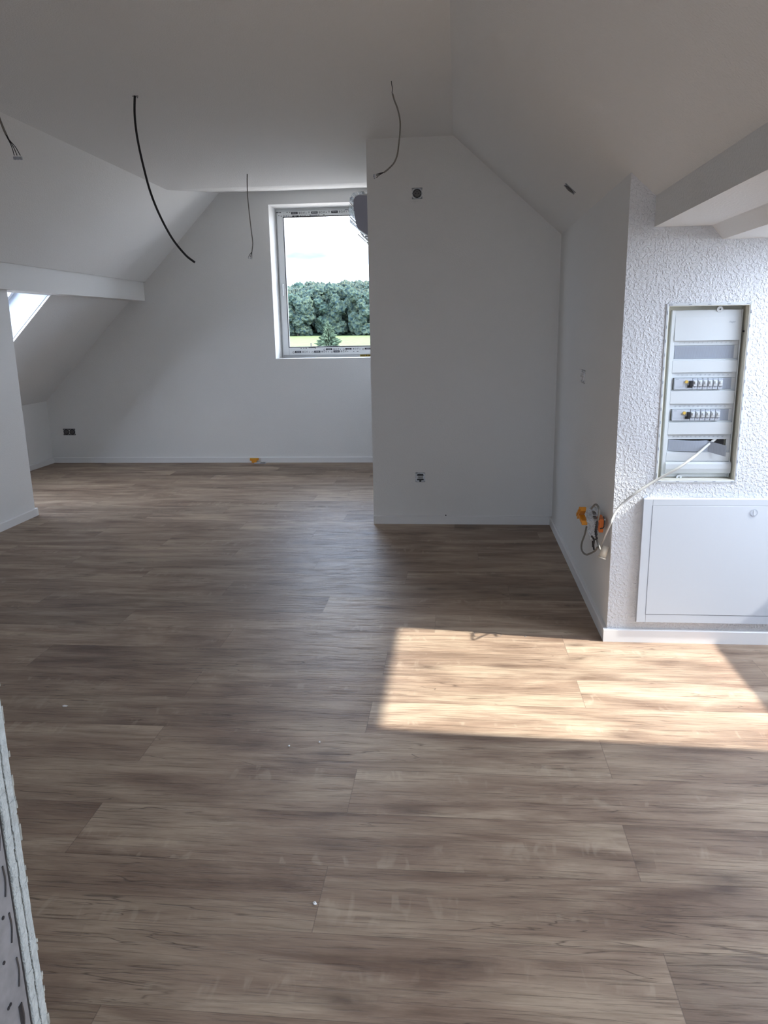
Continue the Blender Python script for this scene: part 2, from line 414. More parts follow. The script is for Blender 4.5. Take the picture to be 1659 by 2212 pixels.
# left partition under the purlin
struct('wall_left', MB().box((-3.45, .711, 0), (-3.60, 5.80, 1.80)), PLASTER, 'low white partition under the left purlin, left picture edge', 'wall')
struct('wall_left_knee', MB().box((-4.65, YB, 0), (-4.9, YF, .72)), PLASTER, 'low knee wall at the far left below the sloping ceiling', 'wall')
# wall behind, hall side walls
wb = MB().box((-5, YB, -.2), (BX0, YB - .2, 3.0)); wb.box((BX1, YB, -.2), (3.0, YB - .2, 3.0)); wb.box((BX0, YB, -.2), (BX1, YB - .2, BZ0)); wb.box((BX0, YB, BZ1), (BX1, YB - .2, 3.0))
struct('wall_back', wb, PLASTER, 'wall behind the viewer with the added fill window', 'wall')
# right knee wall below the roof window, and the niche side toward the viewer
kw = MB().box((2.28, YB, 0), (2.55, YN, 1.09))
struct('wall_right_knee', kw, PLASTER, 'low wall below the right roof window', 'wall')
if 0: struct('wall_niche', MB().box((.80, 1.2, 0), (2.6, YB, 2.1)), PLASTER, 'wall on the viewer side of the roof window niche', 'wall')

# ------------------------------------------------------------------ ceilings and slopes
T = .14
cl = MB()
cl.prism([(xl(ZC), YB, ZC), (-.04, YB, ZC), (-.04, 7.2, ZC), (xl(ZC), 7.2, ZC)], (0, 0, T))
cl.prism([(xl(ZC), 7.2, ZC), (-.04, 7.2, ZC), (-.04, YF, 2.845), (-2.491, YF, 2.845)], (0, 0, T))
struct('ceiling', cl, CEILM, 'flat white attic ceiling with loose cables hanging down', 'ceiling')
nl = Vector((-1, 0, 1.0101)).normalized()
# left slope above the purlin, below it, around the roof window
sl = MB()
sl.prism([(xl(ZC), YB, ZC), (xl(ZC), 7.2, ZC), (-2.491, YF, 2.845), (xl(1.975), YF, 1.975), (xl(1.975), YB, 1.975)], nl * .12)
def lq(y0, y1, z0, z1, mb): mb.prism([(xl(z0), y0, z0), (xl(z0), y1, z0), (xl(z1), y1, z1), (xl(z1), y0, z1)], nl * .30)
WZ0, WZ1, WY0, WY1 = 1.02, 1.78, 5.72, 6.665
lq(YB, WY0, .68, 1.80, sl); lq(WY1, YF, .68, 1.80, sl); lq(WY0, WY1, .68, WZ0, sl)
struct('ceiling_left_slope', sl, CEILM, 'left sloping ceiling above and below the boxed purlin', 'ceiling')
struct('ceiling_left_purlin', MB().prism([(-3.39, YB, 1.975), (-3.39, YB, 1.78), (-3.60, YB, 1.78), (-3.85, YB, 2.03), (-3.5, YB, 2.3), (-3.36, YB, 2.0)], (0, YF - YB, 0)),
       CEILM, 'boxed white purlin along the left slope', 'beam')
nr = Vector((.88, 0, 1)).normalized()
sr = MB().prism([(-.04, YB, zr(-.04)), (-.04, YA, zr(-.04)), (.83, YA, zr(.83)), (.83, YB, zr(.83))], nr * .12)
struct('ceiling_right_slope', sr, CEILM, 'right sloping ceiling falling to the boxed purlin', 'ceiling')
prl = MB()
prl.prism([(.805, YB, 1.975), (.805, YB, 1.835), (1.035, YB, 1.835), (1.083, YB, 1.780), (1.50, YB, 1.780), (1.50, YB, 2.0), (1.0, YB, 2.2), (.83, YB, 2.05)], (0, YN - YB, 0))
struct('ceiling_right_purlin', prl, CEILM, 'boxed white purlin and head lining above the fuse box wall', 'beam')
# roof plane around the right window   glass line (1.50,1.78) -> (2.28,1.09)
def rz(x): return 1.78 - (x - 1.50) * .8846
rf = MB(); RY0, RY1 = 2.36, 3.342
rn = Vector((.8846, 0, 1)).normalized() * .1
QY0, QY1 = -.55, .55  # extent of the added roof window, out of view
rf.prism([(1.45, YB, rz(1.45)), (1.45, QY0, rz(1.45)), (2.4, QY0, rz(2.4)), (2.4, YB, rz(2.4))], rn)
rf.prism([(1.45, QY1, rz(1.45)), (1.45, RY0, rz(1.45)), (2.4, RY0, rz(2.4)), (2.4, QY1, rz(2.4))], rn)
rf.prism([(2.28, QY0, rz(2.28)), (2.28, QY1, rz(2.28)), (2.55, QY1, rz(2.55)), (2.55, QY0, rz(2.55))], rn)
rf.prism([(1.45, RY1, rz(1.45)), (1.45, YN + .1, rz(1.45)), (2.4, YN + .1, rz(2.4)), (2.4, RY1, rz(2.4))], rn)
rf.prism([(2.28, RY0, rz(2.28)), (2.28, RY1, rz(2.28)), (2.55, RY1, rz(2.55)), (2.55, RY0, rz(2.55))], rn)
struct('ceiling_right_niche', rf, CEILM, 'sloping lining around the right roof window', 'ceiling')
# tiled outer roofs, keep the attic light-tight
ro_ = MB()
ro_.prism([(-.04, YB - .2, 2.95), (-.04, 9.0, 2.95), (-3.2, 9.0, 2.95), (-3.2, YB - .2, 2.95)], (0, 0, .1))
ro_.prism([(-.3, YB - .2, 3.05), (-.3, 9.0, 3.05), (1.46, 9.0, 1.99), (1.46, YB - .2, 1.99)], (0, 0, .1))
ro_.prism([(1.40, YB - .2, 2.0), (1.40, QY0 - .1, 2.0), (3.0, QY0 - .1, .55), (3.0, YB - .2, .55)], (0, 0, .1))
ro_.prism([(1.40, YN + .05, 2.0), (1.40, 9.0, 2.0), (3.0, 9.0, .55), (3.0, YN + .05, .55)], (0, 0, .1))
ro_.prism([(-.3, 9.0, 3.05), (-.3, 9.55, 3.05), (1.46, 9.55, 1.99), (1.46, 9.0, 1.99)], (0, 0, .1))  # added unseen gable overhang, keeps high sky off the window reveals
ro_.prism([(-.3, 9.0, 3.0), (-.3, 9.55, 3.0), (-2.4, 9.55, 3.0), (-2.4, 9.0, 3.0)], (0, 0, .1))
ro_.prism([(-2.4, 9.0, 3.0), (-2.4, 9.55, 3.0), (-4.9, 9.55, .55), (-4.9, 9.0, .55)], (0, 0, .1))
struct('roof_covering', ro_, ROOFM, 'brown roof covering outside the attic', 'roof')
struct('wall_side_right', MB().box((2.55, YB, -.2), (2.7, 9.0, 1.0)), PLASTER, 'outer wall beyond the right knee wall', 'wall')

# ------------------------------------------------------------------ baseboards
BH, BT = .062, .017
def bb(name, a, b_, nrm, label):
    a = Vector((*a, 0)); b_ = Vector((*b_, 0)); n = Vector((*nrm, 0)) * BT
    prof = [(0, 0), (1, 0), (1, BH - .004), (.75, BH), (0, BH)]
    mb = MB().prism([a + n * p + Vector((0, 0, q)) for p, q in prof], b_ - a)
    return struct(name, mb, TRIM, label, 'baseboard')
bb('baseboard_far', (-4.65, YF), (XB, YF), (0, -1), 'long white baseboard below the gable window wall')
bb('baseboard_recess', (XB, YA), (XR, YA), (0, -1), 'white baseboard at the foot of the recess wall')
bb('baseboard_right', (XR, YN + .0005), (XR, YA), (-1, 0), 'white baseboard along the narrow side wall')
bb('baseboard_near', (XR - BT, YN), (2.28, YN), (0, -1), 'bright white baseboard below the access panel')
bb('baseboard_left', (-3.45, .72), (-3.45, 5.80 + BT), (1, 0), 'white baseboard on the left partition')
bb('baseboard_left_end', (-3.60, 5.80), (-3.45, 5.80), (0, 1), 'short baseboard round the end of the left partition')
bb('baseboard_knee', (-4.65, .8), (-4.65, YF), (1, 0), 'white baseboard on the far left knee wall')

# ------------------------------------------------------------------ gable window
YW = 8.64
wn = thing('window_1', (-1.36, YW, 1.14), 'tall white window in the gable wall with printed protective film', 'window'); wn['kind'] = 'structure'
X0, X1, Z0, Z1 = -1.975, -.75, 1.140, 2.715
MB().frame(X0, X1, Z0, Z1, (.035, .035, .034, .034), YW, YW + .07).build('window_frame', PVC, wn, .003)
MB().frame(X0 + .015, X1 - .015, Z0 + .024, Z1 - .024, .003, YW - .001, YW + .01).build('sash_gap', GREYINK, wn)
MB().frame(X0 + .018, X1 - .018, Z0 + .027, Z1 - .027, (.070, .070, .088, .060), YW - .022, YW + .04).build('window_sash', PVC, wn, .004)
MB().frame(X0 + .084, X1 - .084, Z0 + .112, Z1 - .084, .009, YW - .0230, YW + .01).build('gasket', BLACK, wn)
MB().box((X0 + .08, YW + .006, Z0 + .11), (X1 - .08, YW + .012, Z1 - .08)).build('pane', GLASS, wn)
hd = MB().box((-1.935, YW - .030, 1.875), (-1.905, YW - .021, 1.945)).build('handle', PVC, wn, .003)
MB().tube([(-1.92, YW - .028, 1.93), (-1.92, YW - .062, 1.93), (-1.92, YW - .066, 1.915), (-1.92, YW - .066, 1.81)], .009, 8).build('lever', PVC, hd, smooth=True)
MB().box((-1.98, YF + .001, 1.128), (-.74, YW, 1.142)).build('window_sill', TRIM, wn, .002)
ink = MB(); wht = MB()
YI = YW - .0235
def strip(x, z, n, flip, small=1.0):
    # a run of the film print: block with letters, four little symbols and a round arrow
    d = (-1, 0, 0) if flip else (1, 0, 0); u = (0, 0, -1) if flip else (0, 0, 1)
    for i in range(n):
        bw, bh = .070, .023 * small
        if flip:
            ink.disc((x + .012, YI, z - .005), (0, -1, 0), .007, .0100, .0006, 12); x += .030
        ink.prism([(x, YI, z - bh / 2), (x + bw, YI, z - bh / 2), (x + bw, YI, z + bh / 2), (x, YI, z + bh / 2)], (0, -.0004, 0))
        text('t', 'REHAU', .0165 * small, (x + bw / 2, YI - .0007, z), WHITEINK, None, d, u, sx=.95, merge=wht)
        x += bw + .014
        ink.frame(x, x + .014, z - .009 * small, z + .009 * small, .003, YI - .0005, YI)
        ink.box((x, YI - .0005, z - .0015), (x + .014, YI, z + .0015)); x += .024
        for a, b2 in (((0, -.009), (.012, -.009)), ((0, -.009), (0, .003)), ((.012, -.009), (.012, .003)), ((-.002, .003), (.006, .011)), ((.014, .003), (.006, .011))):
            ink.tube([(x + a[0], YI, z + a[1] * small), (x + b2[0], YI, z + b2[1] * small)], .0013, 4, False)
        x += .024
        ink.disc((x + .006, YI, z), (0, -1, 0), .005, .0080, .0005, 10); ink.tube([(x + .012, YI, z + .006), (x + .017, YI, z + .011)], .0013, 4, False)
        x += .026
        ink.prism([(x, YI, z - .007), (x + .009, YI, z - .007), (x + .0045, YI, z + .006)], (0, -.0004, 0)); x += .030
        if not flip:
            ink.disc((x + .006, YI, z + .004), (0, -1, 0), .006, .0088, .0005, 12); x += .030
def fx(px): return atY(px, 460, YI).x
sp_ = fx(670) - fx(629)
strip(fx(629), 2.665, 4, False)
strip(fx(631) , 2.634, 1, False, .62)
strip(fx(620) - .01, 1.203, 3, True, .95)
strip(fx(688), 1.228, 3, True, .8)
for x, z, wd in ((596, 2.672, .03), (603, 2.672, .02), (619, 2.672, .012), (625, 2.672, .010), (601, 2.640, .01), (606, 2.636, .013), (612, 2.636, .012), (617, 2.636, .014), (622, 2.634, .008),
                 (670, 2.636, .08), (687, 2.636, .014), (698, 2.636, .014), (745, 2.678, .04), (637, 1.240, .012), (643, 1.240, .012), (648, 1.240, .016), (655, 1.243, .08), (669, 1.238, .010), (755, 1.196, .012), (763, 1.196, .02)):
    ink.box((fx(x), YI - .0005, z), (fx(x) + wd, YI, z + .006))
ink.build('film_print', INK, wn); wht.build('film_lettering', WHITEINK, wn)
st = MB().box((-1.090, YW - .0015, 1.1425), (-.94, YW, 1.163)).build('sticker', YLAB, wn); st['label'] = 'yellow sticker on the lower frame'
sk = MB(); sk.box((-1.083, YW - .0022, 1.150), (-1.035, YW - .0015, 1.156))
sk.disc((-1.018, YW - .0015, 1.153), (0, -1, 0), .003, .008, .0006, 12); sk.box((-1.003, YW - .0022, 1.150), (-.95, YW - .0015, 1.156))
sk.build('sticker_print', INK, st)

# right roof window
w2 = thing('window_2', (1.89, 2.77, 1.43), 'roof window above the sunlit floor, right of view', 'window'); w2['kind'] = 'structure'
for a, b_ in (((RY0 - .05), RY0 + .0), ((RY1), RY1 + .05)):
    MB().prism([(1.47, a, rz(1.47) + .05), (1.47, b_, rz(1.47) + .05), (2.33, b_, rz(2.33) + .05), (2.33, a, rz(2.33) + .05)], rn * .8).build('frame_side', TRIM, w2)
MB().prism([(1.52, RY0, rz(1.52) + .09), (1.52, RY1, rz(1.52) + .09), (2.27, RY1, rz(2.27) + .09), (2.27, RY0, rz(2.27) + .09)], rn * .05).build('pane', GLASS, w2)
w4 = thing('added_back_window', (.15, YB, BZ0), 'added unseen window behind the viewer, for fill light', 'window'); w4['kind'] = 'structure'  # not a known window, put in for its light
MB().frame(BX0, BX1, BZ0, BZ1, .07, YB - .12, YB - .05).build('frame', PVC, w4, .003)  # frame of the added back window
MB().box((BX0, YB - .09, BZ0), (BX1, YB - .084, BZ1)).build('pane', GLASS, w4)  # pane of the added back window
w5 = thing('added_roof_window', (1.89, 0, 1.43), 'added unseen roof window on the right, for fill light', 'window'); w5['kind'] = 'structure'  # put in beside the viewer to brighten ceiling and floor
for a, b_ in ((QY0 - .05, QY0), (QY1, QY1 + .05)):
    MB().prism([(1.47, a, rz(1.47) + .05), (1.47, b_, rz(1.47) + .05), (2.33, b_, rz(2.33) + .05), (2.33, a, rz(2.33) + .05)], rn * .8).build('frame_side', TRIM, w5)  # frame of the added roof window
MB().prism([(1.52, QY0, rz(1.52) + .09), (1.52, QY1, rz(1.52) + .09), (2.27, QY1, rz(2.27) + .09), (2.27, QY0, rz(2.27) + .09)], rn * .05).build('pane', GLASS, w5)  # pane of the added roof window
# left roof window
w3 = thing('window_3', (-4.1, 6.2, 1.6), 'roof window behind the left partition, throwing light on the floor', 'window'); w3['kind'] = 'structure'
def lp(z, y, k): return Vector((xl(z), y, z)) + nl * k
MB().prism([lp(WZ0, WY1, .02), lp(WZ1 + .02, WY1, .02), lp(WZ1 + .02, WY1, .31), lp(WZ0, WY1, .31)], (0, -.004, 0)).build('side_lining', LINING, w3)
MB().prism([lp(WZ1, WY0, .02), lp(WZ1, WY1, .02), lp(WZ1, WY1, .31), lp(WZ1, WY0, .31)], (.01, 0, .01)).build('head_lining', TRIM, w3)
fr3 = MB()
for (za, zb, ya, yb) in ((WZ0, WZ0 + .04, WY0, WY1), (WZ1 - .04, WZ1, WY0, WY1), (WZ0, WZ1, WY0, WY0 + .05), (WZ0, WZ1, WY1 - .05, WY1)):
    fr3.prism([lp(za, ya, .25), lp(za, yb, .25), lp(zb, yb, .25), lp(zb, ya, .25)], nl * .06)
fr3.build('frame', TRIM, w3)
MB().prism([lp(WZ0, WY0, .28), lp(WZ0, WY1, .28), lp(WZ1, WY1, .28), lp(WZ1, WY0, .28)], nl * .005).build('pane', GLASS, w3)

ACG = mat('grey_end_cap', (0.42, 0.42, 0.50), 0.5)
# ------------------------------------------------------------------ air conditioner on the block's left face
ac = thing('air_conditioner', (XB, 6.0, 2.11), 'white wall air conditioner in plastic wrap beside the far window top', 'air conditioner')
prof = [(-.6335, 2.416), (-.735, 2.412), (-.765, 2.402), (-.778, 2.380), (-.781, 2.345), (-.772, 2.26), (-.762, 2.195), (-.750, 2.172), (-.70, 2.135), (-.66, 2.112), (-.634, 2.108)]
MB().prism([(x, 6.002, z) for x, z in prof], (0, .86, 0)).build('housing', PVC, ac, .004)
MB().prism([(x * .985 - .0108, 5.996, 2.26 + (z - 2.26) * .955) for x, z in prof[1:]] + [(-.634, 5.996, 2.40)], (0, .006, 0)).build('end_cap', ACG, ac)
MB().box((-.705, 6.05, 2.118), (-.665, 6.80, 2.126)).build('air_flap', STEELW, ac)
fl_ = [(-.70, 2.43), (-.765, 2.425), (-.795, 2.40), (-.812, 2.33), (-.808, 2.22), (-.795, 2.15), (-.775, 2.125), (-.752, 2.130), (-.738, 2.15), (-.715, 2.118), (-.69, 2.085), (-.665, 2.055), (-.645, 2.03), (-.638, 2.06)]
fmm = MB(); pts = catmull([Vector((x, 0, z)) for x, z in fl_], 4)
for k in range(len(pts) - 1):
    a, b_ = pts[k], pts[k + 1]; j = .006 * math.sin(k * 1.7)
    fmm.poly([(a.x + j, 5.985, a.z), (b_.x - j, 5.985, b_.z), (b_.x, 6.875, b_.z), (a.x, 6.875, a.z)])
# crumpled film over the end face
for k in range(0):
    a, b_ = pts[k * 2 + 14], pts[k * 2 + 16]
    fmm.poly([(a.x, 5.985, a.z), (b_.x, 5.985, b_.z), (b_.x * .97 - .022, 5.99, b_.z + .035)])
fo = fmm.build('protective_film', FILM, ac, smooth=True); fo['label'] = 'clear plastic wrap'

# ------------------------------------------------------------------ ceiling cables
def cpts(px, Y): return [atY(x, y, Y) for x, y in px]
ca1 = thing('ceiling_cable', atZ(291, 207, ZC), 'thick black cable curving down from the ceiling, left of centre', 'cable', 'loose cables hanging from the ceiling')
Y1 = 4.424
MB().tube(cpts([(291, 206), (291, 250), (297, 300), (310, 360), (325, 415), (345, 465), (372, 515), (400, 550), (421, 567)], Y1), .0062, 10).build('sheath', BLACK, ca1, smooth=True)
q = MB()
for a, b_ in (((287, 203), (291, 210)), ((297, 203), (293, 212)), ((298, 204), (297, 212)), ((286, 208), (290, 206))): q.tube(cpts([a, b_], Y1), .002, 6)
q.build_each('fixing_wire', DMETAL, ca1)
def fan(parent, start, ends, Y, r, m, term=None, tr=.005):
    for e in ends:
        mid = ((start[0] * .45 + e[0] * .55) + (e[0] - start[0]) * .05, start[1] * .5 + e[1] * .5)
        o = MB().tube(cpts([start, mid, e], Y), r, 6).build('core_wire', m, parent, smooth=True)
        if term:
            p = atY(e[0] + term[0], e[1] + term[1], Y); p0 = atY(e[0] + term[0] * .3, e[1] + term[1] * .3, Y)
            tb = MB().tube([p0, p], tr, 8, False).build('terminal', MODG, o)
            MB().disc(atY(e[0] + term[0] * .8, e[1] + term[1] * .8, Y - .004), (0, -1, 0), 0, tr * .5, .0015, 8).build('terminal_screw', BLACK, parent)
ca2 = thing('ceiling_cable', atZ(534, 376, ZC), 'thin grey cable hanging from the ceiling left of the far window', 'cable', 'loose cables hanging from the ceiling')
Y2 = atZ(534, 376, ZC).y
MB().tube(cpts([(534, 375), (534, 400), (535, 425), (539, 465), (543, 500), (546, 525), (544, 545)], Y2), .0045, 8).build('sheath', GCAB, ca2, smooth=True)
fan(ca2, (544, 544), [(537, 555), (541, 556), (544, 557)], Y2, .0022, BLACK, (-.5, 3), .004)
ca3 = thing('ceiling_cable', atZ(845, 175, ZC), 'grey cable with bent tail hanging before the recess wall', 'cable', 'loose cables hanging from the ceiling')
Y3 = atZ(845, 175, ZC).y
MB().tube(cpts([(845, 173), (846, 182), (848, 192), (847, 200), (849, 207)], Y3), .0022, 6).build('bare_wire', DMETAL, ca3)
MB().tube(cpts([(848, 203), (852, 217), (859, 236), (864, 260), (864, 285), (861, 315), (858, 335), (851, 352), (840, 364), (829, 373)], Y3), .0042, 10).build('sheath', GCAB, ca3, smooth=True)
fan(ca3, (830, 372), [(812, 377), (812, 380.5), (813, 384)], Y3, .0018, BLACK, (-5.5, 1.5), .0035)
Y4 = atZ(-14, 222, 2.69).y
ca4 = thing('ceiling_cable', atZ(-14, 222, 2.69), 'grey cable with three splayed cores at the left picture edge', 'cable', 'loose cables hanging from the ceiling')
MB().tube(cpts([(-14, 222), (-6, 243), (2, 264), (8, 279), (14, 292)], Y4), .006, 10).build('sheath', GCAB, ca4, smooth=True)
MB().tube(cpts([(13, 290), (15.5, 295), (19, 302)], Y4), .0045, 8).build('inner_sleeve', BLACK, ca4, smooth=True)
fan(ca4, (17, 299), [(31, 336), (37, 336), (44, 336)], Y4, .0024, BLACK, (2, 9), .0085)

# ------------------------------------------------------------------ wall inserts without cover plates
def insert(loc, ex, ez, label, cat='socket', kind='socket', n=1, name='socket_insert'):
    """bare flush insert; ex along the wall, ez up, outward = ez x ex flipped to the room"""
    ex = Vector(ex).normalized(); ez = Vector(ez).normalized(); out = ex.cross(ez)   # X x Z = -Y (into the room)
    o = thing(name, loc, label, cat)
    loc = Vector(loc)
    P = lambda a, b_, c=0.0: loc + ex * a + ez * b_ + out * c
    for k in range(n):
        cx = (k - (n - 1) / 2) * .071
        ring = MB()
        h = .0355
        ring.disc(P(cx, 0, .0005), out, .029, .034, .002, 28)
        for sx in (-1, 1):
            for sz in (-1, 1):
                ring.prism([P(cx + sx * .036, sz * .036, .0005), P(cx + sx * .018, sz * .036, .0005), P(cx + sx * .030, sz * .022, .0005), P(cx + sx * .036, sz * .018, .0005)], out * .0018)
        ring.prism([P(cx - .036, .031, .0005), P(cx + .036, .031, .0005), P(cx + .036, .036, .0005), P(cx - .036, .036, .0005)], out * .0018)
        ring.prism([P(cx - .036, -.036, .0005), P(cx + .036, -.036, .0005), P(cx + .036, -.031, .0005), P(cx - .036, -.031, .0005)], out * .0018)
        ring.build('mounting_ring', DMETAL if n > 1 else METAL, o)
        if kind == 'socket': MB().disc(P(cx, 0, .0003), out, 0, .0305, .0012, 28).build('box_opening', BLACK, o)
        else:
            MB().prism([P(-.0355, -.0355, .0002), P(.0355, -.0355, .0002), P(.0355, .0355, .0002), P(-.0355, .0355, .0002)], out * .001).build('base_plate', METAL, o)
            MB().prism([P(-.026, .012, .002), P(.026, .012, .002), P(.021, .026, .002), P(-.021, .026, .002)], out * .002).build('box_opening', BLACK, o)
        if kind == 'socket':
            b1 = MB().disc(P(cx, 0, .001), out, 0, .0225, .006, 24).build('insert_body', GREYD, o)
            hl = MB()
            for a, b_ in ((-.0095, 0), (.0095, 0), (0, .012)): hl.disc(P(cx + a, b_, .0068), out, 0, .0034, .0006, 10)
            hl.build_each('contact_hole', BLACK, b1)
            MB().prism([P(cx - .029, -.005, .001), P(cx + .029, -.005, .001), P(cx + .029, .005, .001), P(cx - .029, .005, .001)], out * .004).build('clamp_bar', DMETAL, o)
        else:
            b1 = MB().prism([P(cx - .021, -.008, .001), P(cx + .021, -.008, .001), P(cx + .021, .009, .001), P(cx - .021, .009, .001)], out * .008).build('insert_body', LGREYD, o)
            hl = MB()
            for a in (-.012, -.004, .004, .012): hl.prism([P(cx + a - .002, -.004, .009), P(cx + a + .002, -.004, .009), P(cx + a + .002, .003, .009), P(cx + a - .002, .003, .009)], out * .0005)
            hl.build_each('contact_slot', DMETAL, b1)
            MB().prism([P(cx - .006, -.034, .001), P(cx + .006, -.034, .001), P(cx + .009, -.020, .001), P(cx - .009, -.020, .001)], out * .004).build('claw', BLACK, o)
            MB().prism([P(cx - .028, -.0215, .001), P(cx + .028, -.0215, .001), P(cx + .022, -.011, .001), P(cx - .022, -.011, .001)], out * .0045).build('clamp_bar', BLACK, o)
        # screws at the rim
        sc = MB()
        for a, b_ in ((-.006, .0335), (.006, .0335), (-.006, -.0335), (.006, -.0335), (-.0335, 0), (.0335, 0)):
            sc.disc(P(cx + a, b_, .0023), out, 0, .0018, .0005, 8)
        sc.build_each('screw', BLACK, o)
    return o
GREYD = mat('grey_insert', (0.13, 0.125, 0.125), 0.5)
LGREYD = mat('light_grey_insert', (0.36, 0.36, 0.36), 0.5)
insert(atY(901, 418, YA), (1, 0, 0), (0, 0, 1), 'round bare socket insert high on the recess wall')
insert(atY(908, 1031, YA), (1, 0, 0), (0, 0, 1), 'square bare data outlet insert low on the recess wall', kind='data', name='outlet_insert')
insert(atY(150, 933, YF), (1, 0, 0), (0, 0, 1), 'double bare socket insert at the left end of the far wall', n=2)
sd_ = Vector((1, 0, -.88)).normalized()
p = atX(1260, 813, XR)
dsw = insert(p + Vector((-.0, 0, 0)), (0, -1, 0), (0, 0, 1), 'pale double switch insert at chest height on the narrow side wall', n=2, cat='switch', name='switch_insert')
for c in dsw.children:
    if c.name.startswith('mounting_ring') : c.data.materials[0] = TRIM
    if c.name.startswith(('clamp_bar', 'insert_body')): c.data.materials[0] = TRIM
    if c.name.startswith('box_opening'): c.data.materials[0] = GREYP
# one on the slope
r = ray(1231, 408); tt = (2.70 - .88 * .04 - EYE) / (r.z + .88 * r.x); ps = r * tt + Vector((0, 0, EYE))
insert(ps, sd_ * -1, (0, 1, 0), 'black open socket insert let into the right sloping ceiling')

# ------------------------------------------------------------------ fuse box
fb = thing('fuse_box', (1.05, YN, fz0), 'tall open white fuse box with four rows set in the bright plaster wall', 'fuse box')
A0, A1, B0, B1 = .8745, 1.2255, .7575, 1.5275
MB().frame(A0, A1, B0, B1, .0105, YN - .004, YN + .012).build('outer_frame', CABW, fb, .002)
bx = MB(); D = .092
bx.frame(fx0 - .001, fx1 + .001, fz0 - .001, fz1 + .001, .0035, YN - .002, YN + D)
bx.box((fx0, YN + D, fz0), (fx1, YN + D + .004, fz1)); bx.build('back_box', CREAM, fb)
sl_ = MB()
for i in range(5):
    x = A0 + .012 + i * (A1 - A0 - .038) / 4
    sl_.box((x, YN - .0050, B1 - .0072), (x + .013, YN - .0035, B1 - .0042)); sl_.box((x, YN - .0050, B0 + .0042), (x + .013, YN - .0035, B0 + .0072))
for i in range(13):
    z = B0 + .03 + i * (B1 - B0 - .075) / 12
    sl_.box((A0 + .0042, YN - .0050, z), (A0 + .0072, YN - .0035, z + .013)); sl_.box((A1 - .0072, YN - .0050, z), (A1 - .0042, YN - .0035, z + .013))
sl_.build_each('frame_slot', GREYINK, fb)
scw = MB()
for z in (.775, 1.0, 1.25, 1.485): scw.disc((A1 - .0055, YN - .004, z), (0, -1, 0), 0, .0032, .001, 10); scw.disc((A0 + .0055, YN - .004, z + .01), (0, -1, 0), 0, .0032, .001, 10)
scw.build_each('frame_screw', MODG, fb)
PX0, PX1, PZ0, PZ1 = .9115, 1.2035, .774, 1.500; YP = 3.490
MB().box((1.2075, 3.470, 1.405), (1.2125, 3.480, 1.412)).build('latch_pin', BLACK, fb)
# carrier frame with bands; slots stay open
pan = MB()
pan.box((PX0, YP - .012, PZ0), (.926, YP + .012, PZ1)); pan.box((1.199, YP - .012, PZ0), (PX1, YP + .012, PZ1))
rows = [(1.2950, 1.3515), (1.1632, 1.2135), (1.0275, 1.0780), (.8935, .9440)]
edges = [PZ1] + [e for zz in rows for e in (zz[1], zz[0])] + [PZ0]
for i in range(0, len(edges), 2): pan.box((.926, YP, edges[i + 1]), (1.199, YP + .006, edges[i]))
for (z0, z1) in rows: pan.box((.926, YP, z0), (.9355, YP + .006, z1)); pan.box((1.1825, YP, z0), (1.199, YP + .006, z1))
pan.build('inner_panel', CABW, fb, .0012)
def cap(z0, z1, nm, x0=.9265, x1=1.1985, d=.011):
    return MB().box((x0, YP - d, z0), (x1, YP, z1)).build(nm, CABW, fb, .002)
for z0, z1 in ((1.2365, 1.2885), (1.1010, 1.1575), (.9660, 1.0205), (.847, .8868)): cap(z0, z1, 'blank_band')
uc = MB().prism([(0.9265, YP - .001, 1.372), (.9265, YP - .016, 1.372), (.9265, YP - .012, 1.470), (.9265, YP - .006, 1.4985), (.9265, YP, 1.4985)], (.272, 0, 0)).build('upper_cover', CABW, fb, .001)
lc = MB().prism([(0.925, YP, .847), (.925, YP - .013, .845), (.925, YP - .022, .835), (.925, YP - .024, .815), (.925, YP - .018, .795), (.925, YP - .002, .788), (.925, YP, .788)], (.282, 0, 0)).build('lower_cover', CABW, fb, .001)
MB().disc((1.108, YP - .004, 1.5005), (0, -1, 0), .004, .013, .006, 20).build('lug', CABW, fb)
MB().disc((.990, YP - .004, .7735), (0, -1, 0), .004, .012, .006, 20).build('lug', CABW, fb)
mk = MB()
text('t', ':hager', .0115, (1.160, YP - .0165, 1.4485), GREYINK, None, shear=.25, merge=mk); mk.build('maker_mark', GREYINK, uc)
num = MB(); k = 1
for i, (z0, z1) in enumerate(rows):
    for j in range(12):
        x = .9540 + j * .01915; text('t', str(k), .0088, (x, YP - .0006, z1 + .0118), GREYINK, None, shear=.3, merge=num); k += 1
num.build('row_number', GREYINK, fb)
def hatch(x0, x1, z0, z1, nm='blanking_strip'):
    o = MB().box((x0, YP - .002, z0 + .001), (x1, YP + .003, z1 - .001)).build(nm, GREYP, fb)
    g = MB(); m = x0 + .0045
    while m < x1 - .002:
        g.box((m, YP - .0026, z0 + .003), (m + .0009, YP - .0019, z1 - .003)); m += .0048
    g.build('strip_groove', GREYINK, o); return o
hatch(.9357, 1.1823, *rows[0])
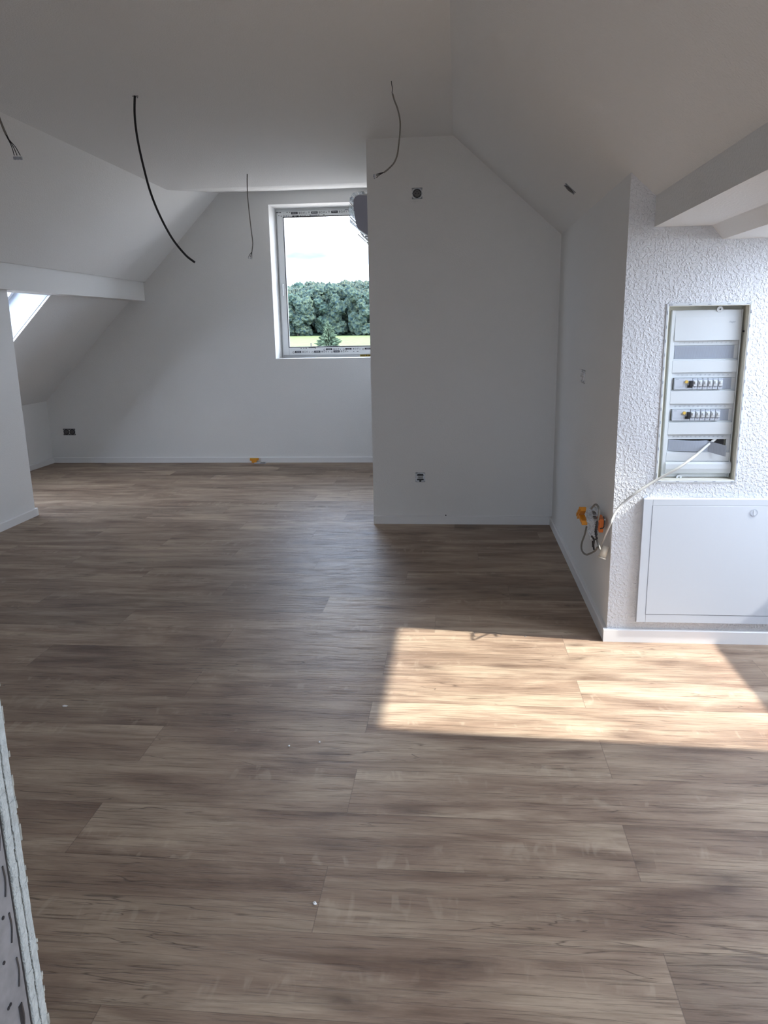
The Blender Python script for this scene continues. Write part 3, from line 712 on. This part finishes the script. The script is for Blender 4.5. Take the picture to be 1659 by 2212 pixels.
for i in (1, 2):
    z0, z1 = rows[i]; zc = (z0 + z1) / 2
    hatch(1.1455, 1.1823, z0, z1)
    rc = MB().box((.9400, YP - .014, z0 + .001), (1.0150, YP + .004, z1 - .001)).build('residual_current_device', MODG, fb, .0015)
    tb = MB().disc((.9905, YP - .014, zc + .0095), (0, -1, 0), 0, .0068, .006, 18).build('test_button', YEL, rc)
    MB().box((1.0020, YP - .026, zc - .010), (1.0150, YP - .014, zc + .014)).build('toggle', BLACK, rc, .001)
    MB().box((.9950, YP - .0185, zc - .016), (1.0170, YP - .014, zc - .006)).build('toggle_base', BLACK, rc)
    q = MB(); q.box((.945, YP - .0145, z1 - .007), (.958, YP - .014, z1 - .0045))
    q.box((.945, YP - .0145, z0 + .012), (.980, YP - .014, z0 + .0128)); q.build('device_print', GREYINK, rc)
    for j in range(6):
        x = 1.0170 + j * .02135; w_ = .0195
        br = MB().box((x, YP - .013, z0 + .001), (x + w_, YP + .004, z1 - .001)).build('circuit_breaker', MODG, fb, .001)
        MB().box((x + .002, YP - .0205, zc - .009), (x + w_ - .002, YP - .013, zc + .015)).build('breaker_nose', CABW, br, .001)
        MB().box((x + .0055, YP - .0275, zc + .0005), (x + w_ - .0045, YP - .0205, zc + .011)).build('lever', CABW, br, .001)
        MB().box((x + .001, YP - .016, zc - .0125), (x + w_ - .001, YP - .013, zc - .009)).build('shadow_slot', GREYINK, br)
        q = MB(); q.box((x + .003, YP - .0136, z1 - .0055), (x + w_ - .003, YP - .013, z1 - .0035)); q.disc((x + w_ / 2, YP - .013, zc - .0145), (0, -1, 0), 0, .0022, .0007, 10)
        q.build('breaker_print', GREYINK, br)
# lowest row: strip sprung loose, dark plate behind painted as shade
z0, z1 = rows[3]
gp = MB()
def bend(u):      # u 0..1 along the strip: outward push and drop at the loose end
    return .0 + .055 * max(0, u - .72) / .28 + .010 * math.sin(u * math.pi), -.0 - .020 * max(0, (u - .70)) / .30 - .004 * math.sin(u * math.pi)
NS = 48; top = []; bot = []
for i in range(NS + 1):
    u = i / NS; x = .9357 + u * .232; o_, d_ = bend(u)
    top.append(Vector((x, YP - .002 - o_, z1 - .001 + d_))); bot.append(Vector((x, YP - .002 - o_, z0 + .001 + d_)))
for i in range(NS):
    gp.prism([top[i], top[i + 1], bot[i + 1], bot[i]], (0, .0012, 0))
ls = gp.build('loose_blanking_strip', GREYP, fb)
g = MB()
for i in range(1, NS):
    a, b_ = top[i], bot[i]; g.prism([a + Vector((-.0004, -.0004, -.002)), a + Vector((.0005, -.0004, -.002)), b_ + Vector((.0005, -.0004, .002)), b_ + Vector((-.0004, -.0004, .002))], (0, .0006, 0))
g.build('strip_groove', GREYINK, ls)
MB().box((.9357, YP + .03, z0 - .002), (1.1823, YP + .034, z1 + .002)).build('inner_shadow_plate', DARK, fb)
MB().box((1.140, YP + .008, z0 + .006), (1.176, YP + .03, z1 - .004)).build('terminal_block', BLACK, fb)

# flat white cable from the fuse box round the corner
cw = [atY(1546, 948, YP + .01), atY(1528, 962, YP - .02), atY(1500, 986, 3.42), atY(1465, 1011, 3.405), atY(1420, 1036, 3.415), atY(1375, 1064, 3.41), atY(1345, 1088, 3.415),
      atY(1330, 1107, 3.40), atX(1320, 1128, .675), atX(1312, 1145, .672), atX(1306, 1160, .672), atX(1300, 1176, .67), atX(1295, 1187, .67)]
o = MB().tube(cw, [.0062, .0042], 10).build('white_cable', LCAB, None, smooth=True)
tag(o, 'pale cable strung from the open fuse box round the wall corner', 'cable')
o.name = 'power_cable'

# ------------------------------------------------------------------ access panel below the fuse box
ap = thing('access_panel', (1.2, YN, .1), 'large white metal access panel with round lock under the fuse box', 'access panel')
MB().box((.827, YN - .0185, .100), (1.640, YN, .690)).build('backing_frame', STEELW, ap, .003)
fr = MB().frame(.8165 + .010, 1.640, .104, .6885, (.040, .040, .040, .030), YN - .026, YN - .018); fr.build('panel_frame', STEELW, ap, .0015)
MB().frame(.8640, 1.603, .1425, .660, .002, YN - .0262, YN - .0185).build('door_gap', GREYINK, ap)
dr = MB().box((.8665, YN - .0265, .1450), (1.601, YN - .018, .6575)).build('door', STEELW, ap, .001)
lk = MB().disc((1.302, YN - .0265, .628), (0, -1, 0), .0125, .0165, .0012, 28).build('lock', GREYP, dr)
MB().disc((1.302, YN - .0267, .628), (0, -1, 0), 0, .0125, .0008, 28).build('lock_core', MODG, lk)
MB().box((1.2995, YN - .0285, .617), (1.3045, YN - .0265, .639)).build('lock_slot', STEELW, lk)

# ------------------------------------------------------------------ connector bundle on the side wall
XW = .655
jb = thing('junction_bundle', atX(1280, 1130, XR), 'tangle of grey wires in a clear bag taped low on the side wall', 'wiring')
def W(px, X): return [atX(x, y, X) for x, y in px]
# crumpled clear bag: displaced blob
def blob(px, X, ry, rz_, rx, seed, m, name, parent, sub=3, amp=.35):
    bm = bmesh.new(); bmesh.ops.create_icosphere(bm, subdivisions=sub, radius=1)
    c = atX(px[0], px[1], X)
    for v in bm.verts:
        n = noise.noise(v.co * 2.1 + Vector((seed, 0, 0))) * amp + noise.noise(v.co * 5 + Vector((0, seed, 0))) * amp * .5
        k = 1 + n; v.co = Vector((v.co.x * rx * k, v.co.y * ry * k, v.co.z * rz_ * k)) + c
    me = bpy.data.meshes.new(name); bm.to_mesh(me); bm.free(); me.materials.append(m)
    o = bpy.data.objects.new(name, me); C.objects.link(o); o.parent = parent
    o.matrix_parent_inverse = Matrix.Translation(-Vector(parent.location)); return o
bgm = blob((1281, 1119), .66, .10, .052, .03, 3.1, BAG, 'clear_bag', jb)
blob((1279, 1147), .665, .045, .035, .02, 8.2, BAG, 'bag_tail', jb)
MB().tube(W([(1277, 1099), (1283, 1092), (1288, 1090), (1293, 1097), (1294, 1110), (1291, 1125), (1289, 1140), (1288, 1155), (1290, 1168), (1294, 1180), (1296, 1187)], .645), .0048, 8).build('grey_wire', GCAB, jb, smooth=True)
MB().tube(W([(1267, 1138), (1263, 1155), (1257, 1172), (1256, 1185), (1260, 1194), (1267, 1198), (1276, 1195), (1285, 1190), (1291, 1182)], .66), .0048, 8).build('wire_loop', GCAB, jb, smooth=True)
bk = MB(); pp = W([(1290, 1128), (1289, 1135), (1288, 1142), (1287, 1150), (1288, 1158)], .635)
for i, c in enumerate(catmull(pp, 3)): bk.disc(c, (0, 0, 1), 0, .007 if i % 2 else .0045, .006, 8)
bk.build('ribbed_gland', BLACK, jb)
q = MB(); q.tube(W([(1278, 1158), (1283, 1166), (1282, 1178), (1283, 1187)], .64), .0045, 6); q.tube(W([(1287, 1158), (1290, 1163), (1284, 1166)], .64), .004, 6); q.tube(W([(1280, 1168), (1280, 1182)], .645), .003, 6)
q.build_each('black_strand', BLACK, jb, smooth=True)
q = MB(); q.tube(W([(1304, 1116), (1306, 1125), (1304, 1139), (1297, 1142)], .665), .003, 6); q.build('black_loop', BLACK, jb, smooth=True)
for px_, a in (((1274, 1112), .5), ((1283, 1108), 1.2), ((1277, 1121), -.3), ((1285, 1118), .2)):
    c = atX(*px_, .648); MB().box(c - Vector((.008, .018, .005)), c + Vector((.008, .018, .005))).build('wire_connector', GREYD if a > 0 else MODG, jb, .002)
def connector(px_, X, size, m, ang, label, name='lever_connector'):
    c = atX(*px_, X); o = thing(name, c, label, 'connector')
    sx, sy, sz = size
    def rot(m_): m_.v = [Matrix.Rotation(ang, 3, 'X') @ (v - c) + c for v in m_.v]; return m_
    rot(MB().box(c - Vector((sx, sy, sz)), c + Vector((sx, sy, sz)))).build('housing', m, o, .0025)
    for k in (-1, 0, 1):
        d = c + Vector((-sx, k * sy * .62, sz * .5)); rot(MB().box(d - Vector((.005, sy * .22, .004)), d + Vector((.001, sy * .22, .010)))).build('lever', m, o, .001)
    return o
connector((1256, 1108), .650, (.014, .070, .011), ORANGE, -.55, 'upper orange connector sticking out left of the wire tangle')
connector((1260, 1123), .650, (.014, .046, .013), ORANGE, .1, 'lower orange connector block on the left of the wire tangle')
connector((1297, 1131), .672, (.010, .030, .034), REDOR, .15, 'red-orange connector on the right of the wire tangle')
ce = thing('conduit_end', atX(1303, 1197, XR), 'beige plastic tube end sticking out of the side wall under the wires', 'conduit')
c0 = atX(1309, 1180, .684); c1 = atX(1301, 1203, .668)
MB().tube([c0, c0 * .5 + c1 * .5, c1], .0165, 16, False).build('tube', BEIGE, ce, smooth=True)
MB().disc(c1 + Vector((-.001, -.002, -.001)), (c1 - c0), .012, .019, .005, 20).build('rim', BEIGE, ce)
MB().disc(c1, (c1 - c0), 0, .012, .003, 16).build('opening', GCAB, ce)

# ------------------------------------------------------------------ small things on the floor
jo = thing('lever_connector', (-2.26, 8.27, 0), 'orange connector standing against the far baseboard', 'connector')
MB().prism([(-2.318, 8.295, .058), (-2.322, 8.295, .028), (-2.302, 8.295, .024), (-2.300, 8.295, 0.002), (-2.245, 8.295, 0.002), (-2.245, 8.295, .026), (-2.222, 8.295, .030), (-2.220, 8.295, .058)], (0, -.012, 0)).build('housing', ORANGE, jo, .002)
MB().box((-2.312, 8.280, .048), (-2.228, 8.283, .056)).build('lever', YEL, jo)
jw = thing('connector_strip', (-2.16, 8.25, 0), 'flat white connector strip lying beside the orange one', 'connector')
MB().box((-2.26, 8.235, .001), (-2.13, 8.262, .010)).build('body', MODG, jw, .002)
for i in range(4): MB().box((-2.185 + i * .014, 8.232, .006), (-2.178 + i * .014, 8.262, .014)).build('terminal', DMETAL, jw)
def crumb(x, y, s, label, m=TRIM, seed=1):
    c = atZ(x, y, 0); bm = bmesh.new(); bmesh.ops.create_icosphere(bm, subdivisions=2, radius=1)
    for v in bm.verts:
        k = 1 + .5 * noise.noise(v.co * 2 + Vector((seed * 3.7, 0, 0))); v.co = Vector((v.co.x * s[0] * k, v.co.y * s[1] * k, max(0, v.co.z * s[2] * k + s[2] * .6)))
    me = bpy.data.meshes.new('debris'); bm.to_mesh(me); bm.free(); me.materials.append(m)
    o = bpy.data.objects.new('plaster_crumb', me); C.objects.link(o); o.location = (c.x, c.y, 0); tag(o, label, 'crumb', 'plaster crumbs on the floor')
crumb(140, 1526, (.011, .006, .003), 'thin white flake on the dark floor at far left', seed=1)
crumb(680, 1953, (.005, .005, .004), 'white crumb beside the plank joint nearest the viewer', seed=2)
crumb(624, 1612, (.0035, .0035, .003), 'tiny white crumb left of the sun patch, the left one of a pair', seed=3)
crumb(690, 1604, (.0035, .0035, .003), 'tiny white crumb left of the sun patch, the right one of a pair', seed=4)
crumb(1135, 1373 + 2, (.004, .004, .002), 'dark speck on the floor near the side wall', m=GREYD, seed=6)
pt = bpy.data.objects
# dried ring mark on the planks
c = atZ(1048, 1371, 0); rg = MB(); ring = []
for k in range(29):
    a = 2 * math.pi * k / 28; ring.append(c + Vector((math.cos(a) * .066 + .012 * math.cos(2 * a), math.sin(a) * .034 + .006 * math.sin(3 * a), .0005)))
rg.tube(ring, .0022, 5, False)
for i in range(len(rg.v)): rg.v[i].z = max(.0002, min(.0008, rg.v[i].z))
o = rg.build('ring_stain', mat('stain', (.20, .16, .135), .5)); tag(o, 'thin dark ring mark on the planks at the edge of the sun patch', 'stain')
# speck above recess baseboard
c = atY(963, 1113, YA); o = MB().disc(c, (0, -1, 0), 0, .005, .004, 8).build('nail_hole', BLACK); tag(o, 'small black dot just above the recess baseboard', 'nail')

# ------------------------------------------------------------------ unfinished partition end at the lower left
XE = -.49
pe = thing('partition_end', (XE, .66, 0), 'cut end of an unfinished drywall partition with metal stud, lower left corner', 'partition')
rr = random.Random(3)
def board(y0, y1, nm, seed):
    b_ = MB(); n = 150; ro2 = random.Random(seed)
    for i in range(n):                                             # ragged cut: every course ends slightly differently
        z0 = i * 2.68 / n; z1 = (i + 1) * 2.68 / n; dx = ro2.uniform(-.0005, .0005); dy = ro2.uniform(-.0003, .0003)
        b_.box((XE + dx, y0 + dy, z0), (-3.45, y1 + dy, z1))
    return b_.build(nm, BRD, pe)
board(.6870, .6968, 'inner_board', 5)
board(.7003, .7105, 'outer_board', 6)
b_ = MB(); z = 0
while z < 2.68:
    h = rr.uniform(.003, .016); e = .0006 + .0012 * noise.noise(Vector((z * 14, 3, 0))) + rr.uniform(-.0003, .0004); b_.box((XE + rr.uniform(-.004, .002), .7105, z), (-3.45, .7118 + e, min(2.68, z + h))); z += h
b_.build('torn_paper', PAPER, pe)
board(.560, .572, 'rear_board', 7)
MB().box((XE - .0035, .575, 0), (-3.45, .7020, 2.68)).build('cavity_shade', DARK, pe)  # solid dark fill painted as shade between boards and stud
MB().box((XE - .0025, .600, 0), (XE - .0005, .6800, 2.68)).build('metal_stud', METAL, pe)
q = MB()
for px, py, ln in ((7, 1905, .018), (21, 2005, .018), (37, 2100, .018), (48, 2200, .02), (-6, 1805, .018)):
    c = atX(px, py, XE - .0005)
    q.tube([c + Vector((.0005, .002, ln)), c + Vector((.0005, .003, 0)), c + Vector((.0005, -.001, -ln))], .0011, 6)
for px, py in ((6, 1983), (8, 2080), (22, 2170), (18, 2178)):
    c = atX(px, py, XE - .0005); q.disc(c, (1, 0, 0), 0, .0022, .0008, 10)
c = atX(45, 2190, XE - .0005)
q.box((XE - .0005, c.y - .0025, c.z - .03), (XE + .0006, c.y + .0025, c.z + .012))
q.build_each('punched_slot', BLACK, pe)

# ------------------------------------------------------------------ outside
FIELD = mat('meadow', (0.064, 0.079, 0.034), 0.95, spec=0.05, var=(0.55, 0.30))
EARTH = mat('forest_ground', (0.020, 0.035, 0.025), 1.0, spec=0.0)
def leafmat(name, a, b2):
    m = mat(name, a, .9, spec=.05); t_ = m.node_tree; bs = t_.nodes['Principled BSDF']
    g_ = t_.nodes.new('ShaderNodeNewGeometry'); n1 = t_.nodes.new('ShaderNodeTexNoise'); n1.inputs['Scale'].default_value = 1.1; n1.inputs['Detail'].default_value = 6
    n1.inputs['Roughness'].default_value = .7
    t_.links.new(g_.outputs['Position'], n1.inputs['Vector'])
    rm = t_.nodes.new('ShaderNodeValToRGB'); rm.color_ramp.elements[0].position = .38; rm.color_ramp.elements[1].position = .64
    rm.color_ramp.elements[0].color = (*a, 1); rm.color_ramp.elements[1].color = (*b2, 1)
    t_.links.new(n1.outputs[0], rm.inputs[0]); t_.links.new(rm.outputs[0], bs.inputs['Base Color'])
    bm_ = t_.nodes.new('ShaderNodeBump'); bm_.inputs['Distance'].default_value = .8; bm_.inputs['Strength'].default_value = 1
    t_.links.new(n1.outputs[0], bm_.inputs['Height']); t_.links.new(bm_.outputs[0], bs.inputs['Normal'])
    return m
LEAF = [leafmat('hazy_beech_leaves', (.018, .036, .040), (.066, .096, .066)), leafmat('hazy_oak_leaves', (.015, .032, .040), (.072, .094, .060)),
        leafmat('hazy_pale_leaves', (.018, .038, .044), (.090, .102, .068))]  # bluish leaf tones, distance haze mixed into the colour
BARK = mat('bark', (.05, .045, .04), .9)
NEEDLE = mat('spruce_needles', (.042, .062, .042), .9, spec=.05, var=(4, .6))
BOUNCE_GRAVEL = mat('bounce_gravel', (0.34, 0.30, 0.26), 0.95, spec=.05, var=(3, .1))  # added ground colour, pale and warm to reflect daylight indoors
def gz(x, y):       # ground height outside
    if y < 300: return -3.2 + 2.05 * (y - 60) / 240 + (-x - 50) * .004 if y > 60 else -3.2 + (-x - 50) * .004
    return -1.15 + (-x - 50) * .010 + (y - 300) * .062 + (x + 80) * .035 * min(1, (y - 300) / 100)
def sheet(x0, x1, y0, y1, nx, ny):
    m_ = MB()
    for j in range(ny + 1):
        for i in range(nx + 1):
            x = x0 + (x1 - x0) * i / nx; y = y0 + (y1 - y0) * j / ny; m_.v.append(Vector((x, y, gz(x, y))))
    for j in range(ny):
        for i in range(nx): a = j * (nx + 1) + i; m_.f.append([a, a + 1, a + nx + 2, a + nx + 1])
    return m_
o = MB().box((-60, -60, -3.4), (60, 60, -3.19 + .02)).build('bounce_yard', BOUNCE_GRAVEL); tag(o, 'added pale gravel, unseen, bouncing light up through the windows', 'yard', kind='structure')
o = sheet(-170, 120, 60, 300, 24, 30).build('meadow', FIELD); tag(o, 'sunlit green meadow rising toward the wood outside the window', 'meadow', kind='structure')
o = sheet(-190, 90, 300, 520, 20, 20).build('wooded_hill', EARTH); tag(o, 'dark hillside ground under the wood', 'hill', kind='structure')
def crown(seed, H, R):
    bm = bmesh.new(); rg_ = random.Random(seed)
    for k in range(26):
        a = rg_.uniform(0, 2 * math.pi); u = rg_.uniform(.10, 1.0); rad = R * math.sin(math.pi * min(.80, .25 + .72 * (1 - u))) * .75
        c = Vector((math.cos(a) * rad, math.sin(a) * rad, H * u * .93)); s = R * rg_.uniform(.24, .46)
        r_ = bmesh.ops.create_icosphere(bm, subdivisions=3, radius=1)
        for v in r_['verts']:
            n = noise.noise(v.co * 1.9 + c * .7) * .35 + noise.noise(v.co * 4.5 + c) * .30 + noise.noise(v.co * 11 + c) * .22
            v.co = v.co * s * (1 + n) + c
    me = bpy.data.meshes.new('foliage'); bm.to_mesh(me); bm.free(); return me
protos = []
for k in range(5):
    me = crown(20 + k, 15 + k % 3, 5.6 + (k % 2) * .9); me.materials.append(LEAF[k % 3])
    tr = MB().tube([(0, 0, -1), (0, 0, 5), (.2, 0, 10)], [.35, .15], 8).build('trunk', BARK); tmesh = tr.data; bpy.data.objects.remove(tr)
    protos.append((me, tmesh))
rt = random.Random(5); cnt = 0
for row in range(9):
    Y = 302 + row * 15
    xa, xb = -.262 * Y, -.070 * Y
    nx = int((xb - xa) / 7.6)
    for i in range(nx):
        if cnt >= 84: break
        x = xa + (i + rt.random() * .8) * (xb - xa) / nx; y = Y + rt.uniform(-4, 4)
        me, tmesh = protos[rt.randrange(5)]
        if row == 0: lab = 'leafy tree in the front row of the wood, at the meadow edge'; gr = 'trees along the meadow edge'
        elif row >= 7: lab = 'leafy tree at the top of the wood, against the sky'; gr = 'trees on the skyline'
        else: lab = 'leafy tree in the middle of the wooded hillside'; gr = 'trees on the hillside'
        e = thing('broadleaf_tree', (x, y, gz(x, y)), lab, 'tree', gr)
        sc = rt.uniform(.8, 1.12); e.scale = (sc, sc, sc * rt.uniform(.9, 1.08)); e.rotation_euler = (0, 0, rt.uniform(0, 6.28))
        for nm, dm in (('foliage', me), ('trunk', tmesh)):
            c_ = bpy.data.objects.new(nm, dm); C.objects.link(c_); c_.parent = e
        cnt += 1
# spruce in the meadow
tp = atY(708, 701, 70); base = Vector((tp.x, 70, gz(tp.x, 70)))
spz = thing('spruce_tree', base, 'young bushy spruce standing in the meadow behind the window sill', 'tree')
HT = tp.z - base.z; rs_ = random.Random(9); nd = MB()
for i in range(650):
    u = rs_.random() ** .8; z = HT * (.04 + .93 * u); rad = (1 - u) ** .8 * HT * .40 * rs_.uniform(.45, 1.3) + .08; a = rs_.uniform(0, 6.283)
    d = Vector((math.cos(a), math.sin(a), 0)); p0 = base + Vector((0, 0, z)); p1 = p0 + d * rad + Vector((0, 0, rs_.uniform(-.1, .6)))
    s = Vector((-d.y, d.x, 0)) * (.05 + .07 * (1 - u))
    m_ = p0 * .45 + p1 * .55 + Vector((0, 0, .12))
    n = len(nd.v); nd.v += [p0, m_ + s, p1, m_ - s, m_ + Vector((0, 0, .16)), m_ - Vector((0, 0, .14))]
    nd.f += [[n, n + 1, n + 4], [n + 1, n + 2, n + 4], [n + 2, n + 3, n + 4], [n + 3, n, n + 4], [n, n + 5, n + 1], [n + 1, n + 5, n + 2], [n + 2, n + 5, n + 3], [n + 3, n + 5, n]]
nd.tube([base + Vector((0, 0, HT * .9)), base + Vector((0, 0, HT))], [.05, .01], 6, False)
nd.build('needles', NEEDLE, spz)
MB().tube([base - Vector((0, 0, .3)), base + Vector((0, 0, HT * .9))], [.12, .03], 8, False).build('trunk', BARK, spz)
pf = atY(672, 741, 60); o = MB().box((pf.x - .05, 59.95, gz(pf.x, 60)), (pf.x + .05, 60.05, pf.z)).build('fence_post', BARK); tag(o, 'short dark post in the meadow left of the spruce', 'post')
